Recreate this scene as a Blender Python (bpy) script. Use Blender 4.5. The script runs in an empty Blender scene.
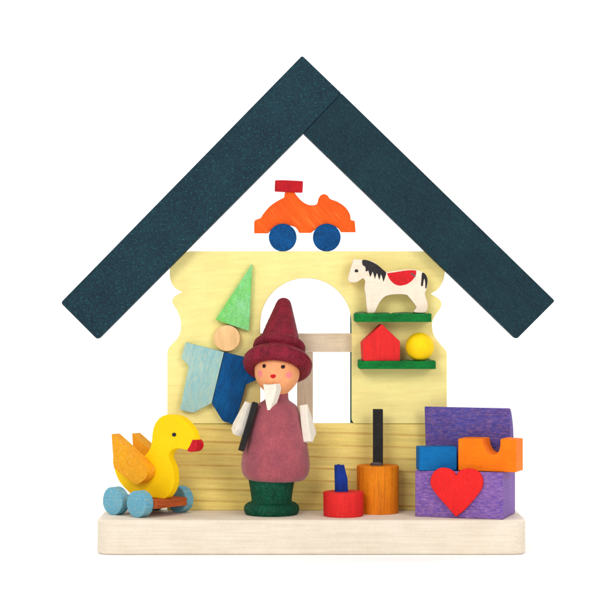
import bpy, bmesh, math, random
from mathutils import Vector, Matrix
random.seed(7)
S = 0.0002            # metres per modelling unit (the whole ornament is about 9 cm wide)
D = 1900.0            # camera distance in front of the base
CZ = 255.0            # camera height
BT = 35.0             # top of the base
YW = 89.0             # front of the wall
scene = bpy.context.scene
col = scene.collection
R = math.radians

# ---------------------------------------------------------------- helpers
def W(px, py, Y):
    k = 1 + Y / D
    return ((px - 300) * k, Y, (300 - py) * k + CZ)
def lin(c):
    out = []
    for v in c:
        v /= 255.0
        out.append(v / 12.92 if v <= .04045 else ((v + .055) / 1.055) ** 2.4)
    return out + [1]

def mat(name, c1, c2=None, grain=(1, .08, 1), gamt=.25, gscale=.35, flecks=None, famt=.5, fscale=.5,
        fstretch=(1, 1, 1), bump=.25, rough=.66, cloud=.012, rot=(0, 0, 0), spec=.16, sheen=0, fth=(.56, .7), bands=None, coat=0, damt=.3):
    """stained wood: two stain tones mixed by soft clouds, stretched grain, raised flecks"""
    m = bpy.data.materials.new(name); m.use_nodes = True
    nt = m.node_tree; N = nt.nodes; L = nt.links
    bs = N['Principled BSDF']
    bs.inputs['Roughness'].default_value = rough
    bs.inputs['Specular IOR Level'].default_value = spec
    c1 = lin(c1); c2 = lin(c2) if c2 else [v * .78 for v in c1[:3]] + [1]
    tc = N.new('ShaderNodeTexCoord')
    def mp(scale):
        n = N.new('ShaderNodeMapping'); n.inputs['Scale'].default_value = [s / S for s in scale]
        q = N.new('ShaderNodeMapping'); q.inputs['Rotation'].default_value = rot
        L.new(tc.outputs['Object'], q.inputs['Vector']); L.new(q.outputs[0], n.inputs['Vector']); return n
    def noise(scale, detail=4, ro=.55, dist=0):
        n = N.new('ShaderNodeTexNoise'); n.inputs['Scale'].default_value = 1
        n.inputs['Detail'].default_value = detail; n.inputs['Roughness'].default_value = ro
        n.inputs['Distortion'].default_value = dist
        L.new(mp(scale).outputs[0], n.inputs['Vector']); return n.outputs['Fac']
    def ramp(src, a, b):
        n = N.new('ShaderNodeMapRange'); n.inputs['From Min'].default_value = a; n.inputs['From Max'].default_value = b
        L.new(src, n.inputs['Value']); return n.outputs['Result']
    def mix(f, a, b, mode='MIX'):
        n = N.new('ShaderNodeMix'); n.data_type = 'RGBA'; n.blend_type = mode
        for s_, v in ((n.inputs[0], f), (n.inputs[6], a), (n.inputs[7], b)):
            if hasattr(v, 'links'): L.new(v, s_)
            else: s_.default_value = v
        return n.outputs[2]
    def mul(a, k):
        n = N.new('ShaderNodeMath'); n.operation = 'MULTIPLY'; L.new(a, n.inputs[0]); n.inputs[1].default_value = k
        return n.outputs[0]
    cl = ramp(noise((cloud * 3,) * 3, 5, .6), .35, .68)
    c = mix(cl, c1, c2)
    g = noise([gscale * v for v in grain], 6, .65)
    gr = ramp(g, .36, .66)
    dark = [v * (1 - gamt) for v in (1, 1, 1)] + [1]
    c = mix(1.0, c, mix(gr, dark, [1 + gamt * .45] * 3 + [1]), 'MULTIPLY')
    # tiny pores
    p = noise([1.1 * (v if v > .3 else .3) for v in grain], 3, .8)
    pr = ramp(p, .3, .7)
    c = mix(1.0, c, mix(pr, [1 - damt] * 3 + [1], [1 + damt * .6] * 3 + [1]), 'MULTIPLY')
    if bands:
        bc, spacing, axis, amt = bands
        wv = N.new('ShaderNodeTexWave'); wv.wave_type = 'BANDS'; wv.bands_direction = axis
        wv.inputs['Scale'].default_value = 1; wv.inputs['Distortion'].default_value = 3.2
        wv.inputs['Detail'].default_value = 3; wv.inputs['Detail Scale'].default_value = .6; wv.inputs['Detail Roughness'].default_value = .55
        sc = 0.314 / spacing
        st = {'X': (sc, sc * .12, sc * .12), 'Z': (sc * .11, sc * .11, sc), 'Y': (sc * .12, sc, sc * .12)}[axis]
        L.new(mp(st).outputs[0], wv.inputs['Vector'])
        br = mul(ramp(wv.outputs['Fac'], .87, 1.0), amt)
        nn = mul(br, 1.0)
        ml = N.new('ShaderNodeMath'); ml.operation = 'MULTIPLY'; L.new(nn, ml.inputs[0])
        L.new(ramp(noise((.02, .02, .06), 3), .3, .6), ml.inputs[1])
        c = mix(ml.outputs[0], c, lin(bc))
    if flecks:
        f = ramp(noise([fscale * v for v in fstretch], 3, .7), *fth)
        c = mix(mul(f, famt), c, lin(flecks))
    L.new(c, bs.inputs['Base Color'])
    if sheen:
        bs.inputs['Sheen Weight'].default_value = sheen
    if coat:
        bs.inputs['Coat Weight'].default_value = coat; bs.inputs['Coat Roughness'].default_value = .35
    rr = N.new('ShaderNodeMapRange'); rr.inputs['To Min'].default_value = rough - .1; rr.inputs['To Max'].default_value = rough + .12
    L.new(g, rr.inputs['Value']); L.new(rr.outputs[0], bs.inputs['Roughness'])
    ad = N.new('ShaderNodeMath'); ad.operation = 'ADD'; L.new(g, ad.inputs[0]); L.new(p, ad.inputs[1])
    bp = N.new('ShaderNodeBump'); bp.inputs['Strength'].default_value = bump; bp.inputs['Distance'].default_value = .9 * S
    L.new(ad.outputs[0], bp.inputs['Height']); L.new(bp.outputs[0], bs.inputs['Normal'])
    return m

def thing(name, label, cat, loc=(0, 0, 0), rz=0, group=None):
    o = bpy.data.objects.new(name, None); col.objects.link(o)
    o.empty_display_size = .003
    o.location = [v * S for v in loc]; o.rotation_euler = (0, 0, R(rz))
    o['label'] = label; o['category'] = cat
    if group: o['group'] = group
    return o
def tag(o, label, cat, group=None):
    o['label'] = label; o['category'] = cat
    if group: o['group'] = group
    return o

def finish(name, bm, m, parent=None, bevel=0, seg=2, sharp=38, label=None, loc=None, rz=0, rot=None):
    for v in bm.verts: v.co *= S
    bmesh.ops.recalc_face_normals(bm, faces=bm.faces)
    me = bpy.data.meshes.new(name); bm.to_mesh(me); bm.free()
    for p in me.polygons: p.use_smooth = True
    me.set_sharp_from_angle(angle=R(sharp))
    me.materials.append(m)
    o = bpy.data.objects.new(name, me); col.objects.link(o)
    if parent: o.parent = parent
    if loc: o.location = [v * S for v in loc]
    if rz: o.rotation_euler = (0, 0, R(rz))
    if rot: o.rotation_euler = [R(a) for a in rot]
    if bevel:
        b = o.modifiers.new('edge', 'BEVEL'); b.width = bevel * S; b.segments = seg; b.limit_method = 'ANGLE'
        b.angle_limit = R(35); b.harden_normals = True
    if label: o['label'] = label
    return o

def smooth(pts, n=5, corners=()):
    """closed Catmull-Rom through pts; indexes in corners stay sharp"""
    out = []; k = len(pts)
    for i in range(k):
        p1 = pts[i]; p2 = pts[(i + 1) % k]
        p0 = pts[i - 1]; p3 = pts[(i + 2) % k]
        if i in corners: p0 = (2 * p1[0] - p2[0], 2 * p1[1] - p2[1])
        if (i + 1) % k in corners: p3 = (2 * p2[0] - p1[0], 2 * p2[1] - p1[1])
        if i in corners and (i + 1) % k in corners:
            out.append(p1); continue
        for j in range(n):
            t = j / n
            q = []
            for a in (0, 1):
                q.append(.5 * ((2 * p1[a]) + (-p0[a] + p2[a]) * t + (2 * p0[a] - 5 * p1[a] + 4 * p2[a] - p3[a]) * t * t
                               + (-p0[a] + 3 * p1[a] - 3 * p2[a] + p3[a]) * t ** 3))
            out.append(tuple(q))
    return out
def rounded(pts, r, n=4):
    out = []; k = len(pts)
    for i in range(k):
        p = Vector(pts[i]); a = Vector(pts[i - 1]); b = Vector(pts[(i + 1) % k])
        ri = r[i] if isinstance(r, (list, tuple)) else r
        if ri == 0: out.append(tuple(p)); continue
        da = (a - p); db = (b - p)
        la = min(ri, da.length * .45); lb = min(ri, db.length * .45)
        s = p + da.normalized() * la; e = p + db.normalized() * lb
        for j in range(n + 1):
            t = j / n
            q = s * (1 - t) ** 2 + p * 2 * t * (1 - t) + e * t * t
            out.append(tuple(q))
    return out
def circle(cx, cz, r, n=40, wob=0, ph=0):
    return [(cx + r * (1 + wob * math.sin(3 * a + ph)) * math.cos(a), cz + r * (1 + wob * math.cos(2 * a + ph)) * math.sin(a))
            for a in (2 * math.pi * i / n for i in range(n))]

def prism_bm(pts, a, b, plane='xz', bm=None, taper=None):
    bm = bm or bmesh.new()
    def P(p, d):
        if plane == 'xz': return (p[0], d, p[1])
        if plane == 'xy': return (p[0], p[1], d)
        return (d, p[0], p[1])
    lo = [bm.verts.new(P(p, a)) for p in pts]; hi = [bm.verts.new(P(p, b)) for p in pts]
    n = len(pts)
    bm.faces.new(lo); bm.faces.new(hi[::-1])
    for i in range(n): bm.faces.new((lo[i], lo[(i + 1) % n], hi[(i + 1) % n], hi[i]))
    return bm
def prism(name, pts, a, b, m, parent=None, plane='xz', bevel=.7, **k):
    return finish(name, prism_bm(pts, a, b, plane), m, parent, bevel, **k)
def lathe_bm(prof, n=72, cx=0, cy=0, jit=0):
    bm = bmesh.new(); rings = []
    for r, z in prof:
        if r < 1e-4: rings.append([bm.verts.new((cx, cy, z))]); continue
        rings.append([bm.verts.new((cx + r * (1 + jit * math.sin(3 * a + z)) * math.cos(a), cy + r * math.sin(a), z)) for a in (2 * math.pi * i / n for i in range(n))])
    for A, B in zip(rings, rings[1:]):
        for i in range(n):
            j = (i + 1) % n
            if len(A) == 1 and len(B) == 1: continue
            if len(A) == 1: bm.faces.new((A[0], B[i], B[j]))
            elif len(B) == 1: bm.faces.new((A[i], A[j], B[0]))
            else: bm.faces.new((A[i], A[j], B[j], B[i]))
    for rg in (rings[0], rings[-1]):
        if len(rg) > 1: bm.faces.new(rg)
    return bm
def box(name, x0, x1, y0, y1, z0, z1, m, parent=None, bevel=.7, **k):
    return prism(name, [(x0, z0), (x1, z0), (x1, z1), (x0, z1)], y0, y1, m, parent, bevel=bevel, **k)
def catprof(prof, n=4):
    out = []
    for i in range(len(prof) - 1):
        p0 = prof[max(i - 1, 0)]; p1 = prof[i]; p2 = prof[i + 1]; p3 = prof[min(i + 2, len(prof) - 1)]
        for j in range(n):
            t = j / n
            out.append(tuple(.5 * ((2 * p1[a]) + (-p0[a] + p2[a]) * t + (2 * p0[a] - 5 * p1[a] + 4 * p2[a] - p3[a]) * t * t
                       + (-p0[a] + 3 * p1[a] - 3 * p2[a] + p3[a]) * t ** 3) for a in (0, 1)))
    out.append(prof[-1])
    return [(max(r, 0), z) for r, z in out]
def crop2(pts, ox, oy, s): return [(ox + x / s, oy + y / s) for x, y in pts]
def onplane(pts, Y): return [(W(x, y, Y)[0], W(x, y, Y)[2]) for x, y in pts]

# ---------------------------------------------------------------- materials
M = {}
M['base'] = mat('natural_wood', (231, 218, 200), (224, 209, 188), grain=(.03, 1, 1), gamt=.09, gscale=.55, damt=.07, bump=.18, rough=.6)
M['roof_end'] = mat('dark_teal_stain', (22, 46, 60), (26, 56, 68), grain=(1, 1, 1), gamt=.3, gscale=.22, flecks=(34, 104, 106), famt=.65, fscale=.5, fstretch=(.7, 1, 1), fth=(.54, .7), damt=.35, bump=.35, rough=.62, spec=.15)
M['roof_weave'] = mat('dark_teal_grain', (20, 44, 56), (24, 52, 62), grain=(1, .5, .12), gamt=.3, gscale=.95, rot=(0, R(45), 0), flecks=(28, 84, 90), famt=.55, fscale=.85, fstretch=(1, 1, .35), fth=(.5, .74), damt=.38, bump=.35, rough=.62, spec=.15)
M['wall'] = mat('yellow_stain', (242, 228, 150), (240, 221, 142), grain=(.09, 1, .9), gamt=.07, gscale=.22, flecks=(226, 196, 122), famt=.4, fscale=.22, fstretch=(.16, 1, 1), fth=(.54, .75), damt=.05, bump=.18, rough=.55, rot=(0, R(4), 0))
M['plank'] = mat('deep_yellow_pine', (240, 216, 128), (234, 208, 116), grain=(.05, 1, .9), gamt=.14, gscale=.3, damt=.07, bump=.25, rough=.55, bands=((196, 152, 74), 12.5, 'Z', .8), rot=(0, R(-1.5), 0))
M['sash'] = mat('pale_wood', (224, 206, 180), (214, 194, 166), grain=(.08, 1, 1), gamt=.12, gscale=.5, damt=.08)
M['sash_v'] = mat('pale_wood_upright', (222, 202, 176), (211, 189, 160), grain=(1, 1, .06), gamt=.14, gscale=.5, damt=.08)
M['teal'] = mat('teal_edge', (20, 92, 92), (14, 74, 78))
M['hat'] = mat('maroon_stain', (140, 28, 50), (116, 22, 42), gamt=.3, gscale=.12, grain=(1, 1, .5), flecks=(214, 124, 134), famt=.5, fscale=.75, fth=(.61, .7), rough=.58, damt=.3, bump=.4, cloud=.03)
M['skin'] = mat('peach_stain', (243, 170, 118), (236, 156, 104), gamt=.07, grain=(1, 1, .3), damt=.07, flecks=(255, 214, 180), famt=.3, fscale=.5, fth=(.62, .72), bump=.3, rough=.42)
M['robe'] = mat('dusty_rose_stain', (170, 82, 92), (148, 72, 86), gamt=.12, grain=(1, 1, .4), gscale=.2, flecks=(214, 130, 118), famt=.35, fscale=.6, fth=(.55, .75), damt=.22, bump=.35, rough=.75, sheen=.25, cloud=.02)
M['robe_hem'] = mat('purple_hem', (70, 34, 84))
M['boot'] = mat('dark_green_stain', (2, 84, 58), (0, 62, 44), gamt=.35, grain=(1, 1, .4), gscale=.4, flecks=(140, 165, 150), famt=.45, fscale=.8, fth=(.61, .7), damt=.35, bump=.45)
M['white_w'] = mat('white_wood', (247, 240, 226), (237, 227, 210), gamt=.08, grain=(1, 1, .3), gscale=.4, damt=.08, bump=.4)
M['black'] = mat('black_stain', (42, 40, 39), (30, 28, 28), gamt=.3, grain=(1, 1, .15), damt=.3, bump=.4, flecks=(84, 72, 62), famt=.4, fscale=.5, fth=(.6, .75))
M['red'] = mat('red_stain', (226, 42, 40), (214, 36, 38), gamt=.12, grain=(1, 1, .12), damt=.1, flecks=(240, 96, 80), famt=.3, fscale=.6, fth=(.56, .72))
M['heart'] = mat('heart_red', (232, 36, 34), (224, 32, 34), gamt=.08, grain=(1, 1, .25), damt=.1, flecks=(242, 80, 66), famt=.3, fscale=.6, fth=(.56, .72))
M['crimson'] = mat('crimson_stain', (216, 28, 38), (186, 20, 36), gamt=.25, grain=(1, 1, .2), damt=.2)
M['orange_cyl'] = mat('amber_stain', (232, 134, 18), (214, 112, 14), gamt=.25, grain=(1, 1, .05), gscale=.45, damt=.12)
M['orange'] = mat('orange_stain', (250, 128, 6), (246, 116, 8), gamt=.1, grain=(.3, 1, 1), damt=.1, flecks=(250, 160, 60), famt=.25, fscale=.5, fth=(.58, .74))
M['car'] = mat('orange_car_stain', (248, 96, 22), (242, 86, 22), gamt=.18, grain=(.06, 1, 1), gscale=.55, rot=(0, R(-50), 0), damt=.08, flecks=(250, 150, 70), famt=.45, fscale=.5, fstretch=(.05, 1, 1), fth=(.58, .72))
M['blue_whl'] = mat('royal_blue_stain', (2, 84, 146), (0, 62, 118), gamt=.35, grain=(1, 1, .7), gscale=.35, damt=.35, bump=.4)
M['navy'] = mat('navy_peg', (14, 50, 140), (10, 36, 104), gamt=.4, grain=(1, 1, .1), damt=.3)
M['blue_blk'] = mat('cerulean_stain', (0, 108, 172), (0, 96, 158), gamt=.12, grain=(.3, 1, 1), damt=.14)
M['purple'] = mat('violet_stain', (128, 92, 170), (108, 78, 163), grain=(.12, 1, 1), gamt=.25, gscale=.5, flecks=(186, 140, 182), famt=.6, fscale=.7, fstretch=(.22, 1, 1), fth=(.45, .68), damt=.22, bump=.4)
M['violet'] = mat('blue_violet_stain', (82, 78, 162), (94, 74, 148), grain=(.12, 1, 1), gamt=.25, gscale=.5, flecks=(156, 116, 148), famt=.6, fscale=.65, fstretch=(.28, 1, 1), fth=(.46, .7), damt=.22, bump=.4)
M['green_shelf'] = mat('green_stain', (4, 128, 50), (2, 104, 42), gamt=.35, grain=(.2, 1, 1), damt=.3, bump=.4)
M['cap_green'] = mat('light_green_stain', (104, 200, 66), (146, 212, 158), gamt=.14, grain=(1, 1, .4), gscale=.3, flecks=(184, 226, 190), famt=.5, fscale=.45, fth=(.5, .72), damt=.14, cloud=.009)
M['cap_edge'] = mat('mid_green_stain', (84, 190, 74))
M['disc'] = mat('honey_wood', (242, 200, 144), (234, 188, 130), grain=(1, 1, .06), gamt=.14, gscale=.3, damt=.07, rot=(0, R(4), 0))
M['pale_blue'] = mat('pale_blue_stain', (158, 196, 188), (132, 184, 192), grain=(1, 1, .16), gamt=.12, gscale=.4, rot=(0, R(-14), 0), flecks=(196, 202, 172), famt=.5, fscale=.4, fstretch=(1, 1, .3), fth=(.45, .68), damt=.08)
M['deep_blue'] = mat('deep_blue_stain', (0, 86, 146), (0, 66, 122), grain=(1, 1, .16), gamt=.35, gscale=.4, rot=(0, R(-20), 0), damt=.25)
M['duck'] = mat('duck_yellow', (250, 208, 2), (247, 199, 2), gamt=.04, damt=.05)
M['ball'] = mat('ball_yellow', (252, 212, 14), (248, 200, 10), gamt=.1, grain=(1, 1, .1), damt=.06)
M['wing'] = mat('wing_amber', (240, 164, 18), (234, 152, 16), gamt=.1, damt=.16, grain=(1, 1, 1), gscale=.2, flecks=(222, 176, 84), famt=.5, fscale=.4, fth=(.5, .7))
M['whl'] = mat('sky_blue_stain', (112, 176, 198), (88, 166, 198), gamt=.2, grain=(1, .08, 1), gscale=.55, damt=.2, flecks=(182, 180, 150), famt=.55, fscale=.45, fstretch=(1, .1, 1), fth=(.5, .7))
M['cart'] = mat('rust_stain', (190, 92, 44), (172, 80, 38), grain=(1, .15, 1), gamt=.25, damt=.2)
M['horse'] = mat('horse_wood', (242, 224, 204), (234, 214, 192), grain=(.15, 1, .6), gamt=.08, damt=.05, flecks=(232, 200, 168), famt=.4, fscale=.2, fstretch=(1, 1, .3), fth=(.5, .7))
M['paint_black'] = mat('black_paint', (38, 34, 36), (54, 50, 54), rough=.5, damt=.2)
M['paint_red'] = mat('red_paint', (222, 26, 36), (206, 20, 32), rough=.45, damt=.15)
M['paint_pink'] = mat('pink_paint', (240, 142, 140), (238, 132, 134), gamt=.05, damt=.06)
M['paint_brown'] = mat('brown_paint', (60, 34, 28), (44, 26, 24), rough=.4)
M['wire'] = mat('grey_wire', (130, 128, 130)); M['wire'].node_tree.nodes['Principled BSDF'].inputs['Metallic'].default_value = .8
M['putty'] = mat('dark_grey_putty', (88, 80, 78), (70, 62, 62), rough=.4)
M['glue'] = bpy.data.materials.new('clear_glue'); M['glue'].use_nodes = True
g = M['glue'].node_tree.nodes['Principled BSDF']; g.inputs['Base Color'].default_value = lin((150, 190, 130)); g.inputs['Roughness'].default_value = .12
g.inputs['Transmission Weight'].default_value = .7; g.inputs['IOR'].default_value = 1.4
M['bg'] = bpy.data.materials.new('white_sweep'); M['bg'].use_nodes = True
g = M['bg'].node_tree.nodes['Principled BSDF']; g.inputs['Base Color'].default_value = (.95, .95, .95, 1); g.inputs['Roughness'].default_value = .9

# ---------------------------------------------------------------- backdrop: one white studio sweep
bm = bmesh.new()
prof = [(-2600, 0), (1500, 0)] + [(1500 + 700 * math.sin(t), 700 - 700 * math.cos(t)) for t in [math.pi / 2 * i / 14 for i in range(1, 15)]] + [(2200, 4200)]
vs = [[bm.verts.new((x, y, z)) for y, z in prof] for x in (-4500, 4500)]
for i in range(len(prof) - 1): bm.faces.new((vs[0][i], vs[0][i + 1], vs[1][i + 1], vs[1][i]))
bd = finish('backdrop', bm, M['bg']); bd['kind'] = 'structure'

# ---------------------------------------------------------------- base board
t = thing('display_base', 'long pale unpainted wooden board with rounded corners that everything stands on', 'base', (0, 61, 0))
x0, x1 = -204.2, 227.2
out = rounded([(x0, -61), (x1, -61), (x1, 61), (x0, 61)], 17, 7)
prism('board', out, 0, BT, M['base'], t, 'xy', bevel=2.6, seg=4)

# ---------------------------------------------------------------- toy house front
H = thing('toy_house', 'yellow wooden house front with an arched window under a dark teal gabled roof', 'toy house', (0, YW, BT))
def loc(pts, Y, oz=BT): return [(x, z - oz) for x, z in onplane(pts, Y)]
PT = 422.8
pl = loc([(167.2, 511), (447, 511), (447, 424), (167.2, 424)], YW)
plank_top = pl[2][1]
prism('sill_plank', [(pl[0][0], 0), (pl[1][0], 0), (pl[1][0], plank_top), (pl[0][0], plank_top)], -1, 20, M['plank'], H, bevel=.9)
left = [(250, 251.3), (190, 251.3), (181, 253), (175, 258), (171, 265), (169.6, 272), (170.3, 279), (172.5, 285), (177, 289.5), (182.4, 292.2),
        (175, 296), (172.2, 300), (173.3, 304.5), (177.3, 311), (180.3, 319), (180.9, 327), (179.6, 334), (176, 340), (170.5, 345.5), (167.8, 350), (167.2, 355), (167.2, 400)]
ls = smooth(left + [(300, 380)], 4, corners=(0, 1, 9, 20, 21, 22))
ls = [p for p in ls if p[0] < 249.9 and not (p[1] > 360 and p[0] > 168)]
right = [(360, 251.3), (425, 251.3), (433, 253), (439.5, 258), (443.5, 264.5), (444.8, 272), (443.8, 279), (441, 285), (437, 290), (430.8, 293.8),
         (438.5, 298.5), (441.5, 303), (440.5, 308), (436.3, 314), (433, 320), (432.2, 327), (434.2, 335.5), (439, 342.5), (444.3, 348.5), (446.6, 352.5), (447, 357), (447, 400)]
rs = smooth(right + [(300, 380)], 4, corners=(0, 1, 9, 20, 21, 22))
rs = [p for p in rs if p[0] > 360.1 and not (p[1] > 360 and p[0] < 446)]
arch = [(351.8, 421), (351.8, 324)] + [(306 + 45.8 * math.cos(a), 323.5 - 45.5 * math.sin(a)) for a in [math.pi * i / 28 for i in range(1, 28)]] + [(260.2, 324), (260.2, 421)]
yb = 423.7
outl = ls + [(167.2, yb), (258.6, yb), (260.2, 422)] + arch[::-1][1:-1] + [(351.8, 420.5), (354.2, yb), (447, yb)] + rs[::-1]
prism('wall_panel', loc(outl, YW), 0, 14, M['wall'], H, bevel=.8)
# window bars behind the wall, teal strip behind the right jamb
bar = loc([(252, 352), (359, 352), (359, 333.4), (252, 333.4)], YW + 14)
prism('window_bar', bar, 14, 20, M['sash'], H, bevel=.5)
bar = loc([(297, 423.4), (313, 423.4), (313, 352.2), (297, 352.2)], YW + 14)
prism('window_bar', [(x, max(z, plank_top)) for x, z in bar], 14.3, 19.8, M['sash_v'], H, bevel=.5)
prism('backing_strip', loc([(350.4, 423.2), (364, 423.2), (364, 306), (350.4, 309)], YW + 14), 20.2, 27, M['teal'], H, bevel=.4)
# roof boards in front of the wall
YR = YW - 18
lb = loc([(302.2, 55.5), (341.2, 93), (97.5, 339.8), (60.5, 302.8)], YR)
lb = loc([(302.2, 55.5), (341.2, 93), (303.2, 133.0), (97.5, 339.8), (60.5, 302.8)], YR)
prism('roof_board', rounded(lb, [2.2, .8, 0, 3.2, 3.2], 3), -18, -.2, M['roof_end'], H, bevel=.8, label='left roof board, mottled with green flecks, reaching up to the ridge')
rb = loc([(341.5, 93.2), (555, 300.8), (516.5, 339.4), (303.4, 133.3)], YR)
prism('roof_board', rounded(rb, [.6, 2.2, 3.0, .6], 3), -17.6, 0 - .2, M['roof_weave'], H, bevel=.8, label='right roof board, darker and finely grained, butted under the left one')

# ---------------------------------------------------------------- shelves and what stands on them
def shelf(pxs, label):
    (xa, ya), (xb, yb_) = pxs
    Yf = YW - 26
    a = W(xa, yb_, Yf); b = W(xb, ya, Yf)
    t = thing('wall_shelf', label, 'shelf', (a[0], Yf, a[2]), 0, 'green shelves on the yellow wall')
    w = b[0] - a[0]; h = b[2] - a[2]
    prism('shelf_board', rounded([(0, 0), (w, 0), (w, h), (0, h)], [2.2, .4, .4, .8], 2), 0, 26, M['green_shelf'], t, bevel=.5)
    return t, a, b
s1, a1, b1 = shelf(((354.3, 313.6), (431.5, 322)), 'upper green shelf on the yellow wall, under the horse')
s2, a2, b2 = shelf(((358.2, 361.0), (435.8, 369)), 'lower green shelf on the yellow wall, under the red block and yellow ball')
def glue(parent, spots):
    for (x, y, z, rx, rz_) in spots:
        bm = bmesh.new(); bmesh.ops.create_uvsphere(bm, u_segments=20, v_segments=12, radius=1)
        for v in bm.verts:
            k = 1 + .12 * math.sin(5 * v.co.x + 3 * v.co.y)
            v.co = Vector((x + v.co.x * rx * k, y + v.co.y * 3.4 * k, z + v.co.z * rz_))
        finish('glue_blob', bm, M['glue'], parent)
h1 = b1[2] - a1[2]; h2 = b2[2] - a2[2]
glue(s1, [(8, 15, h1, 7, 2.2), (30, 17, h1, 9, 1.4), (52, 15, h1, 12, 1.7), (68, 15, h1, 7, 3.0)])
glue(s2, [(6, 16, h2, 6, 2.0), (50, 18, h2, 6, 1.3), (70, 17, h2, 7, 2.4)])

# horse
YH = YW - 19
hp = crop2([(62, 42), (100, 45), (130, 48), (160, 58), (190, 83), (212, 102), (240, 98), (300, 90), (350, 91), (380, 101), (399, 120), (405, 148),
            (400, 180), (392, 200), (399, 225), (405, 255), (400, 282), (386, 290), (350, 289), (338, 284), (347, 274), (352, 266), (340, 245), (318, 217), (302, 206), (250, 205),
            (212, 213), (190, 232), (176, 255), (167, 275), (160, 290), (127, 290), (121, 250), (118, 205), (113, 175), (116, 145), (106, 131), (90, 141), (74, 149), (58, 150),
            (39, 145), (37, 130), (48, 88)], 340, 250, 4.615)
ho = W(385, 313.4, YH); zs = a1[2] + h1
HS = thing('toy_horse', 'cream wooden horse with black mane and red saddle standing on the upper shelf', 'toy horse', (ho[0], YH, zs), 0)
def hl(pts): return [(x - ho[0], z - zs) for x, z in onplane(pts, YH)]
hq = [(x, max(z, 0)) for x, z in hl(smooth(hp, 3, corners=(0, 5, 19, 30, 31, 40)))]
prism('body', hq, 0, 10, M['horse'], HS, bevel=.9)
mane = crop2([(103, 47), (122, 46), (150, 56), (175, 70), (195, 88), (213, 104), (209, 122), (205, 134), (200, 147), (195, 126), (188, 112), (186, 124), (181, 138), (175, 118), (171, 106), (166, 118), (161, 134),
              (155, 112), (150, 100), (146, 112), (139, 124), (134, 106), (130, 94), (124, 99), (118, 97), (118, 82), (112, 74), (104, 68)], 340, 250, 4.615)
def clampin(pts): return pts
prism('mane', hl(smooth(mane, 2, corners=(8, 12, 16, 20, 24))), -.35, 1, M['paint_black'], HS, bevel=0)
sad = crop2([(217, 107), (250, 103), (300, 95), (330, 93), (352, 95), (350, 115), (335, 138), (312, 156), (285, 164), (262, 162), (240, 148), (225, 128)], 340, 250, 4.615)
prism('saddle', hl(smooth(sad, 3, corners=(0, 4))), -.4, 1, M['paint_red'], HS, bevel=.3)
tail = crop2([(378, 108), (388, 106), (400, 122), (404, 145), (399, 176), (394, 178), (393, 150), (390, 132), (386, 140), (382, 166), (374, 164), (376, 135)], 340, 250, 4.615)
prism('tail', hl(smooth(tail, 3, corners=(4, 5, 8, 9))), -.35, 1, M['paint_black'], HS, bevel=0)
prism('eye', hl(circle(340 + 76 / 4.615, 250 + 96 / 4.615, 1.8, 14, .15)), -.35, 1, M['paint_black'], HS, bevel=0)
bm = bmesh.new()
bm = prism_bm(hl(rounded(crop2([(326, 103), (350, 120), (347, 126), (328, 111)], 340, 250, 4.615), 1, 2)), -1.1, .5, 'xz', bm)
finish('staple', bm, M['wire'], HS, bevel=.2)

# red house block
bo = W(381, 361, YW - 18); zs = a2[2] + h2
t = thing('house_block', 'small red wooden block cut like a gabled house, left on the lower shelf', 'toy block', (bo[0], YW - 18, zs), 8)
prism('block', rounded([(-19, 0), (19, 0), (19.2, 20), (0, 38.2), (-20, 19.6)], [1.2, .6, .6, .8, .8], 2), -5, 10, M['red'], t, bevel=.7)
# yellow ball
bo = W(419.6, 361, YW - 12)
bm = bmesh.new(); bmesh.ops.create_uvsphere(bm, u_segments=48, v_segments=32, radius=14.8)
for v in bm.verts: v.co.z = v.co.z + 14.6
o = finish('toy_ball', bm, M['ball'], loc=(bo[0], YW - 15.5, zs - .1)); tag(o, 'small round yellow wooden ball, right on the lower shelf', 'ball')

# ---------------------------------------------------------------- jumping jack glued on the wall
YJ = YW - 9
jo = W(222, 345, YJ)
J = thing('jumping_jack', 'tilted flat puppet with green pointed cap and two-tone blue suit on the yellow wall', 'puppet', (jo[0], YW, jo[2]))
def jl(pts, Y=YJ): return [(x - jo[0], z - jo[2]) for x, z in onplane(pts, Y)]
prism('pointed_cap', rounded(jl([(252.2, 263.6), (249, 331), (215.4, 319.6)]), [1.2, .8, 1.2], 3), -9, 0, M['cap_green'], J, bevel=.8)
prism('head', jl(circle(227, 338.2, 13.2, 48, .008)), -8.5, 0, M['disc'], J, bevel=.8)
prism('suit_half', jl(rounded([(185.6, 342.4), (224.0, 352.1), (211.6, 403.2), (193, 413), (180, 409.7), (188.9, 366), (181.3, 358)], [.8, .5, .8, 2.5, 1.5, .8, .8], 3)), -9, 0, M['pale_blue'], J, bevel=.8, label='pale blue left half of the suit')
prism('suit_half', jl(rounded([(224.5, 352.2), (265, 362.3), (259.5, 378.6), (246, 384.4), (235, 424.6), (222.7, 421), (212, 403.8)], [.5, .8, .8, .8, .8, 1.5, .8], 3)), -8.8, 0, M['deep_blue'], J, bevel=.8, label='dark blue right half of the suit')

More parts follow.
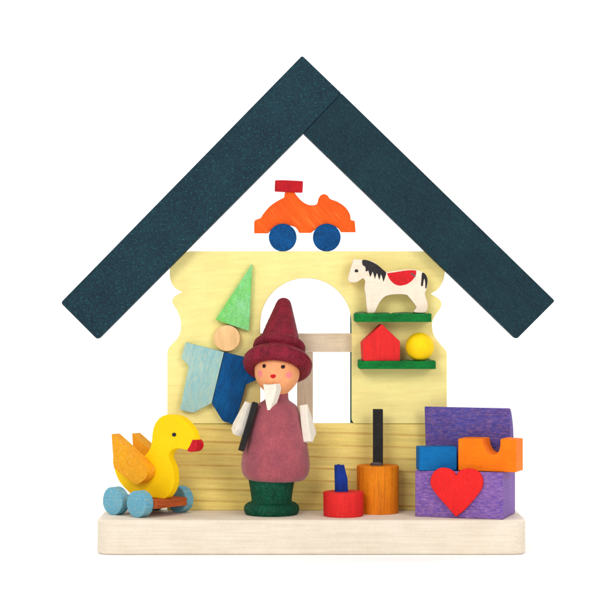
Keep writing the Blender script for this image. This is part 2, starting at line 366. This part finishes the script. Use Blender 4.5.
# ---------------------------------------------------------------- car on the wall's top edge
co = W(304.5, 251.3, YW); zt = co[2]
C_ = thing('toy_car', 'small orange wooden car with blue wheels parked on top of the yellow wall', 'toy car', (co[0], YW, zt))
def cl_(pts): return [(x - co[0], z - zt) for x, z in onplane(pts, YW + 4)]
cp = crop2([(65, 292), (65, 240), (72, 230), (95, 222), (112, 196), (140, 165), (172, 143), (204, 126), (207, 104), (222, 98), (247, 100), (262, 118), (285, 143), (310, 158), (335, 162), (355, 156), (362, 132), (374, 115), (390, 111), (405, 118), (416, 133),
            (450, 146), (485, 170), (503, 195), (510, 214), (511, 230), (530, 235), (534, 287), (467, 287), (452, 268), (425, 256), (385, 256), (355, 270), (327, 290), (274, 290), (258, 266), (232, 256), (190, 252), (162, 264), (140, 280), (130, 292)], 240, 170, 4.615)
prism('body', cl_(smooth(cp, 3, corners=(0, 1, 3, 7, 25, 26, 27, 28, 33, 34, 40))), 4.8, 9.4, M['car'], C_, bevel=.6)
for (wx, r) in ((282.7, 13.9), (326.8, 13.9)):
    X = W(wx, 0, YW + 1)[0] - co[0]; rr = r * 1.047
    for ya, yb2 in ((.3, 4.6), (9.6, 13.7)):
        prism('wheel', circle(X, rr, rr, 44, .006, wx), ya, yb2, M['blue_whl'], C_, bevel=.6)
pw = 1.05
prism('driver', [((x) * pw, (y) * pw) for x, y in [(-14.5, 0), (-6.2, -7), (10, -5.4), (13.6, -3.0), (13.6, 4), (8, 7), (-10, 7), (-14.6, 3)]], -6, 6, M['crimson'], C_, 'xy', bevel=.9,
      loc=(W(289.3, 186.4, YW + 7)[0] - co[0], 7.2, W(289.3, 186.4, YW + 7)[2] - zt), rot=(0, 2.5, 0))

# ---------------------------------------------------------------- gnome figure
YM = 52.5
mo = W(271.6, 517, YM)
G = thing('gnome_figure', 'turned wooden figure with maroon pointed hat, rose robe and white beard', 'figurine', (mo[0], YM, BT))
km = 1 + YM / D
def zz(py): return (300 - py) * km + CZ - BT
def xx(px): return (px - 300) * km - mo[0]
bt = [(0, 0), (26.2, 0), (27.8, 2), (28.6, 5.5), (27.8, 9), (25, 11.6), (21.2, 12.8), (20.6, 14.5), (21.2, 20), (22.4, 28), (23.9, 36.2), (23.9, 38.6), (0, 39)]
o = finish('boots', lathe_bm([(r * 1.0, z) for r, z in bt], 72), M['boot'], G, sharp=50)
# robe leans slightly to the right
rp = [(476 + 4.3, 0), (480.3, 20), (479.8, 27), (477, 31.5), (472.5, 34.2), (466, 35.2), (457, 34.6), (446, 32.6), (434, 30), (422, 27), (412, 23.6), (405.5, 20.6), (402, 16.0), (400, 13), (398, 12.0), (394, 11.6), (390, 11.2)]
z0 = zz(480.3)
prof = [(r, zz(y) - z0) for y, r in rp]
body = finish('robe', lathe_bm([prof[0], prof[1]] + catprof(prof[1:], 4)[1:], 80), M['robe'], G, loc=(xx(275.2), 0, z0 - .1), rot=(0, 1.2, 0), sharp=60)
# head
hx, hy = xx(277.2), zz(371)
hprof = [(0, 26), (8, 24.8), (15, 20.5), (20.4, 13.5), (22.9, 6), (23.3, -1), (22.4, -7), (20, -12.5), (16.4, -17.2), (12.9, -20.6), (11, -22.6), (9, -24), (0, -24)]
hcp = catprof(hprof, 5)
head = finish('head', lathe_bm(hcp, 72), M['skin'], G, loc=(hx, -1, hy), sharp=70)
def hr(z):
    for (r0, z0_), (r1, z1_) in zip(hcp, hcp[1:]):
        if z1_ <= z <= z0_ and z0_ != z1_: return r0 + (r1 - r0) * (z0_ - z) / (z0_ - z1_)
    return 1
def patch(name, px, py, rx, rz_, m, th=.35, wob=0):
    cx = (px - 277.2) * km * .985; cz = (371 - py) * km
    bm = bmesh.new(); n = 24; rings = []
    for k in range(5):
        f = 1 - k / 4.
        h = th * math.sqrt(max(0, 1 - f * f)) - (.3 if k == 0 else 0)
        ring = []
        for i in range(n):
            a = 2 * math.pi * i / n; w = 1 + wob * math.sin(2 * a + 1) + wob * .6 * math.sin(3 * a)
            x = cx + rx * f * w * math.cos(a); z = cz + rz_ * f * w * math.sin(a)
            if k == 4: x, z = cx, cz
            y = -math.sqrt(max(hr(z) ** 2 - x * x, .1)) - h
            ring.append((x, y, z))
            if k == 4: break
        rings.append([bm.verts.new(p) for p in ring])
    for A, B in zip(rings, rings[1:]):
        for i in range(n):
            j = (i + 1) % n
            if len(B) == 1: bm.faces.new((A[i], A[j], B[0]))
            else: bm.faces.new((A[i], A[j], B[j], B[i]))
    return finish(name, bm, m, head, sharp=80)
patch('eye', 264.3, 365.3, 2.1, 2.5, M['paint_brown'], wob=.06)
patch('eye', 283.3, 366, 2.4, 2.4, M['paint_brown'], wob=.09)
patch('mouth', 273.4, 375.3, 3.1, 2.5, M['paint_red'], .5, wob=.08)
patch('cheek', 260.4, 373.0, 3.0, 4.4, M['paint_pink'], .12)
patch('cheek', 289.2, 374.3, 4.2, 4.2, M['paint_pink'], .12)
# beard: a wedge of pale wood standing off the chin
bo = (xx(273.4), -16.5, zz(383.2))
bd_ = [(-7.4, 0), (-2, -.5), (6.6, .7), (6.9, -5.5), (3.6, -15), (-2.0, -28.3), (-4.2, -27.4), (-6.2, -14)]
bm = bmesh.new()
fr = [bm.verts.new((x, -9 + (-z) * .12, z)) for x, z in bd_]
bk = [bm.verts.new((x * .95 + 2, 1 + (-z) * .05, z)) for x, z in bd_]
bm.faces.new(fr); bm.faces.new(bk[::-1])
for i in range(8): bm.faces.new((fr[i], fr[(i + 1) % 8], bk[(i + 1) % 8], bk[i]))
finish('beard', bm, M['white_w'], head, bevel=.5, loc=(bo[0] - hx, bo[1] + 1, bo[2] - hy), rz=-22)
# hat
hp_ = [(0, -3), (16, -3.5), (22, -6.5), (28, -8.5), (32.5, -7.5), (35.2, -3), (35.4, 2.5), (32.6, 7.2), (28.2, 10.2), (24.4, 11.8), (23.8, 13.2), (26.2, 15.6), (27.2, 19), (25.8, 22.8), (22.4, 25), (20.6, 26.2), (19.6, 30),
       (16.3, 42), (12.7, 54), (9.4, 65), (8, 69.6), (6.4, 72.8), (3.6, 75), (0, 75.6)]
finish('hat', lathe_bm(catprof(hp_, 4), 84, jit=.006), M['hat'], G, loc=(xx(277.6), .5, zz(364.0)), rot=(-27, 5.6, 0), sharp=70)
# arms
arm_r = [(0, 0), (2.5, .8), (13, -26), (13.4, -30), (4, -38.4), (.4, -37), (-1, -20)]
finish('arm', prism_bm(arm_r, -4.6, 4.2, 'yz'), M['white_w'], G, bevel=.5, loc=(xx(303.2), -14, zz(404.6)), rot=(0, -7, -31), label='right arm, a pale wooden slat bent at the elbow')
arm_l = [(0, 0), (3, .6), (14, -24), (13, -31), (3, -35.5), (-1, -30), (-1, -14)]
finish('arm', prism_bm(arm_l, -4.6, 4.6, 'yz'), M['white_w'], G, bevel=.5, loc=(xx(250.0), -11, zz(402.6)), rot=(0, 21, 24), label='left arm, a pale wooden slat beside the black rod')
# black rod held at his side
ro = W(248.6, 426.5, YM - 19)
o = box('black_rod', -3.0, 2.6, -4, 8, -25.4, 25.4, M['black'], None, bevel=.5, loc=(ro[0], YM - 19, ro[2]), rot=(-8, 17, 6))
tag(o, 'thin flat black wooden rod slanting at the gnome\'s side, in front of his left-hand arm', 'rod')

# ---------------------------------------------------------------- the two peg toys
cx = (343.4 - 300) * (1 + 37 / D)
t = thing('peg_toy', 'low red wooden disc with a short split blue peg on top', 'peg toy', (cx, 38, BT), 0, 'peg toys on the base')
finish('disc', lathe_bm([(0, 0), (19.6, 0), (20.3, .7), (20.6, 23.8), (20, 24.6), (0, 24.8)], 72), M['red'], t, sharp=30)
pg = [(-8.7, 23.9), (5, 23.9), (4.4, 30), (4.2, 38), (2.6, 44), (.8, 51.8), (-3.6, 51.6), (-4.4, 52.8), (-6, 51.9), (-9.2, 51.6)]
finish('peg', prism_bm(pg, -4.4, 4.4), M['navy'], t, bevel=.6, sharp=30)
cx = (377.8 - 300) * (1 + 66 / D)
t = thing('peg_toy', 'taller amber wooden cylinder with a long black square peg on top', 'peg toy', (cx, 66.5, BT), 0, 'peg toys on the base')
finish('cylinder', lathe_bm([(0, 0), (21, 0), (21.5, .7), (21.8, 48), (21.2, 48.9), (0, 49.2)], 72), M['orange_cyl'], t, sharp=30)
box('peg', -5, 5.2, -5, 5, 47, 107, M['black'], t, bevel=.5)
glue(t, [(-1, -3.5, 50, 6.4, 3.2)])
[c for c in t.children if c.name.startswith('glue')][0].data.materials[0] = M['putty']

# ---------------------------------------------------------------- chest
ang = 18
CH = thing('toy_chest', 'open purple wooden toy chest with a red heart on its front', 'toy chest', (116.9, 30.6, BT), -ang)
HC = 47; LC = 91; DC = 60; wt = 7
bm = bmesh.new()
def ring(x0_, x1_, y0_, y1_, z): return [bm.verts.new(p) for p in ((x0_, y0_, z), (x1_, y0_, z), (x1_, y1_, z), (x0_, y1_, z))]
A = ring(0, LC, 0, DC, 0); B = ring(0, LC, 0, DC, HC); C2 = ring(wt, LC - wt, wt, DC - wt, HC); E = ring(wt, LC - wt, wt, DC - wt, 8)
bm.faces.new(A[::-1]); bm.faces.new(E)
for P_, Q_ in ((A, B), (B, C2), (C2, E)):
    for i in range(4): bm.faces.new((P_[i], P_[(i + 1) % 4], Q_[(i + 1) % 4], Q_[i]))
finish('box', bm, M['purple'], CH, bevel=.9)
lp = [(48.5, 0), (43, 62.2), (45.5, 62.4), (49, 60), (53, 54), (56.8, 45), (59.2, 34), (60.2, 20), (60.2, 0)]
lp = smooth(lp, 3, corners=(0, 1, 8))
prism('lid', lp, 0, LC, M['violet'], CH, 'yz', bevel=.8, loc=(-3.2, -.8, HC), rz=-3)
hh = crop2([(210, 357), (225, 335), (250, 323), (285, 323), (312, 338), (327, 365), (328, 395), (316, 425), (290, 462), (250, 510), (210, 546), (180, 510), (140, 465), (112, 430), (99, 405), (97, 380), (107, 350), (125, 330), (148, 321), (180, 326), (200, 340)], 410, 400, 4.615)
hx0 = 43.4; HK = 1.01
hpts = [((x - 455.5) * HK / math.cos(R(ang)) * 1.01 + hx0, (519.8 - y) * HK) for x, y in hh]
prism('heart_emblem', smooth(hpts, 4, corners=(0, 10)), -4.4, 0, M['heart'], CH, bevel=.9)
# blocks on the chest rim
t = thing('toy_brick', 'small blue rectangular wooden brick on the chest\'s front left rim', 'toy brick', (139, 36, BT + HC), 6)
box('brick', -19.3, 19.3, -10, 11, .1, 24, M['blue_blk'], t, bevel=1.0)
t = thing('bridge_block', 'orange wooden block with a round notch cut in its top, overhanging the chest', 'toy block', (160.2, 26.5, BT + HC), -21)
bp_ = [(0, .1), (60.5, .1), (60.5, 32.6), (44.2, 33.4)]
ar = crop2([(400, 215), (392, 238), (378, 250), (355, 248), (338, 234), (326, 208)], 410, 400, 4.615)
ar = [((x - 456) * 1.075, (471.4 - y) * 1.01) for x, y in ar]
sm = smooth([(44.2, 33.4)] + ar + [(25.5, 32.8), (12, -30)], 3, corners=(0, 7, 8))
sm = [p for p in sm if p[1] > 5]
prism('block', bp_[:3] + sm + [(0, 32.4)], 0, 28, M['orange'], t, bevel=.8)

# ---------------------------------------------------------------- duck on wheels
a_ = 40
DO = (-165.7, 20.0)
f = (math.cos(R(a_)), -math.sin(R(a_))); l = (math.sin(R(a_)), math.cos(R(a_)))
DK = thing('pull_duck', 'yellow wooden duck with orange wings on a rust cart with pale blue wheels', 'toy duck', (DO[0], DO[1], BT), -a_)
# local x = forward, y = towards the far side
def dproj(pts, lat):
    out = []
    for px, py in pts:
        # intersect the camera ray with the vertical plane y_local = lat
        dx, dz = (px - 300) / D, (300 - py) / D
        # world point = (dx*(D+Y), Y, CZ+dz*(D+Y)); (X-DO0)*l0+(Y-DO1)*l1 = lat
        Y = (lat + DO[0] * l[0] + DO[1] * l[1] - dx * D * l[0]) / (dx * l[0] + l[1])
        X = dx * (D + Y)
        out.append(((X - DO[0]) * f[0] + (Y - DO[1]) * f[1], CZ + dz * (D + Y) - BT))
    return out
WR = 13.6
PTZ = 17.2
prism('cart_board', [(-52, 8.8), (16, 8.8), (16, PTZ), (-52, PTZ)], 12, 58, M['cart'], DK, bevel=.6)
for k, (s_, lat) in enumerate(((0, 0), (-36, 1.5), (0, 59), (-37, 58.5))):
    c = circle(s_, WR, WR, 44, .01, s_ + lat)
    if k == 1: c = [(x, z if z > 2 else max(z, .0)) for x, z in circle(s_, WR + .5, WR + .5, 44, .03, 2.2)]; c = [(x, max(z, 0)) for x, z in c]
    c = [(x, max(z, 0)) for x, z in c]
    prism('wheel', c, lat, lat + 11.5, M['whl'], DK, bevel=.7)
lat = 31.0; TB = 9
dp = [(168, 414.6), (160.5, 417), (155, 423.5), (152.4, 432), (151.5, 441), (149, 450), (141, 458), (129, 459.5), (117, 455), (112.5, 459), (114, 468.5), (117.5, 478.5), (123, 486.5), (132, 495), (140, 499.6),
      (164.8, 499.6), (170.7, 491.5), (173.5, 481.5), (172.4, 468), (168.2, 457), (171.5, 450.5), (178, 448.6), (187.5, 450.2), (192.3, 450), (195, 441), (192, 430.5), (184, 420.5), (176.5, 415.8)]
dd = dproj(smooth(dp, 4, corners=(8, 14, 15, 23, 24)), lat)
dd = [(x, max(z, PTZ)) for x, z in dd]
body = prism('body', dd, lat, lat + TB, M['duck'], DK, bevel=.9)
bk_ = dproj([(192.6, 439.3), (195, 440.0), (197, 443.0), (197.2, 447), (195, 450.8), (191, 452.2), (186.6, 450.8), (189.8, 446)], lat - .4)
prism('beak', rounded(bk_, 1.5, 3), lat - .5, lat + TB + .5, M['crimson'], DK, bevel=.8)
prism('eye', dproj(circle(174.2, 434.6, 2.05, 20, .05), lat), lat - .35, lat + .5, M['paint_black'], body, bevel=0)
lw = lat - 11.6
wp = dproj([(111.4, 433.6), (141, 460.5), (148.3, 469), (146.6, 478), (138, 484.4), (133.5, 483.4), (113.8, 467.8)], lw)
wp = rounded(wp, [1, 10, 7, 7, 4, 6, 1.2], 5)
prism('wing', wp, lw, lat - .2, M['wing'], DK, bevel=.8)
wo = bpy.data.objects.new('wing', bpy.data.objects['wing'].data); col.objects.link(wo); wo.parent = DK
wo.location = (9 * S, (TB + 11.6 + .4) * S, 0)
b = wo.modifiers.new('edge', 'BEVEL'); b.width = .8 * S; b.segments = 2; b.limit_method = 'ANGLE'; b.angle_limit = R(35); b.harden_normals = True

# ---------------------------------------------------------------- light, world, camera
w = bpy.data.worlds.new('World'); scene.world = w; w.use_nodes = True
w.node_tree.nodes['Background'].inputs[0].default_value = (1, 1, 1, 1)
w.node_tree.nodes['Background'].inputs[1].default_value = .45
def area(name, loc_, target, size, power, color=(1, 1, 1)):
    L_ = bpy.data.lights.new(name, 'AREA'); L_.shape = 'RECTANGLE'; L_.size = size[0] * S; L_.size_y = size[1] * S
    L_.energy = power; L_.color = color
    o = bpy.data.objects.new(name, L_); col.objects.link(o); o.location = [v * S for v in loc_]
    d = Vector(target) - Vector(loc_)
    o.rotation_euler = d.to_track_quat('-Z', 'Y').to_euler()
    return o
area('softbox', (-900, -2100, 1250), (0, 60, 220), (900, 900), .95, (1, .99, .975))
area('softbox', (1200, -2100, 1000), (0, 60, 200), (900, 900), .77, (1, .99, .98))
area('top_softbox', (0, -100, 2200), (0, 60, 0), (1400, 900), .48)
for sx in (-1, 1):
    area('backdrop_lamp', (sx * 1900, 1000, 1500), (sx * 200, 2200, 700), (900, 1600), 1.2)

cam = bpy.data.cameras.new('Camera'); co_ = bpy.data.objects.new('Camera', cam); col.objects.link(co_)
co_.location = (0, -D * S, CZ * S); co_.rotation_euler = (R(90), 0, 0)
cam.sensor_width = 36; cam.lens = 36 * D / 600; cam.clip_start = .005; cam.clip_end = 20
scene.camera = co_
scene.view_settings.view_transform = 'Standard'; scene.view_settings.look = 'None'
scene.view_settings.exposure = 0; scene.view_settings.gamma = 1
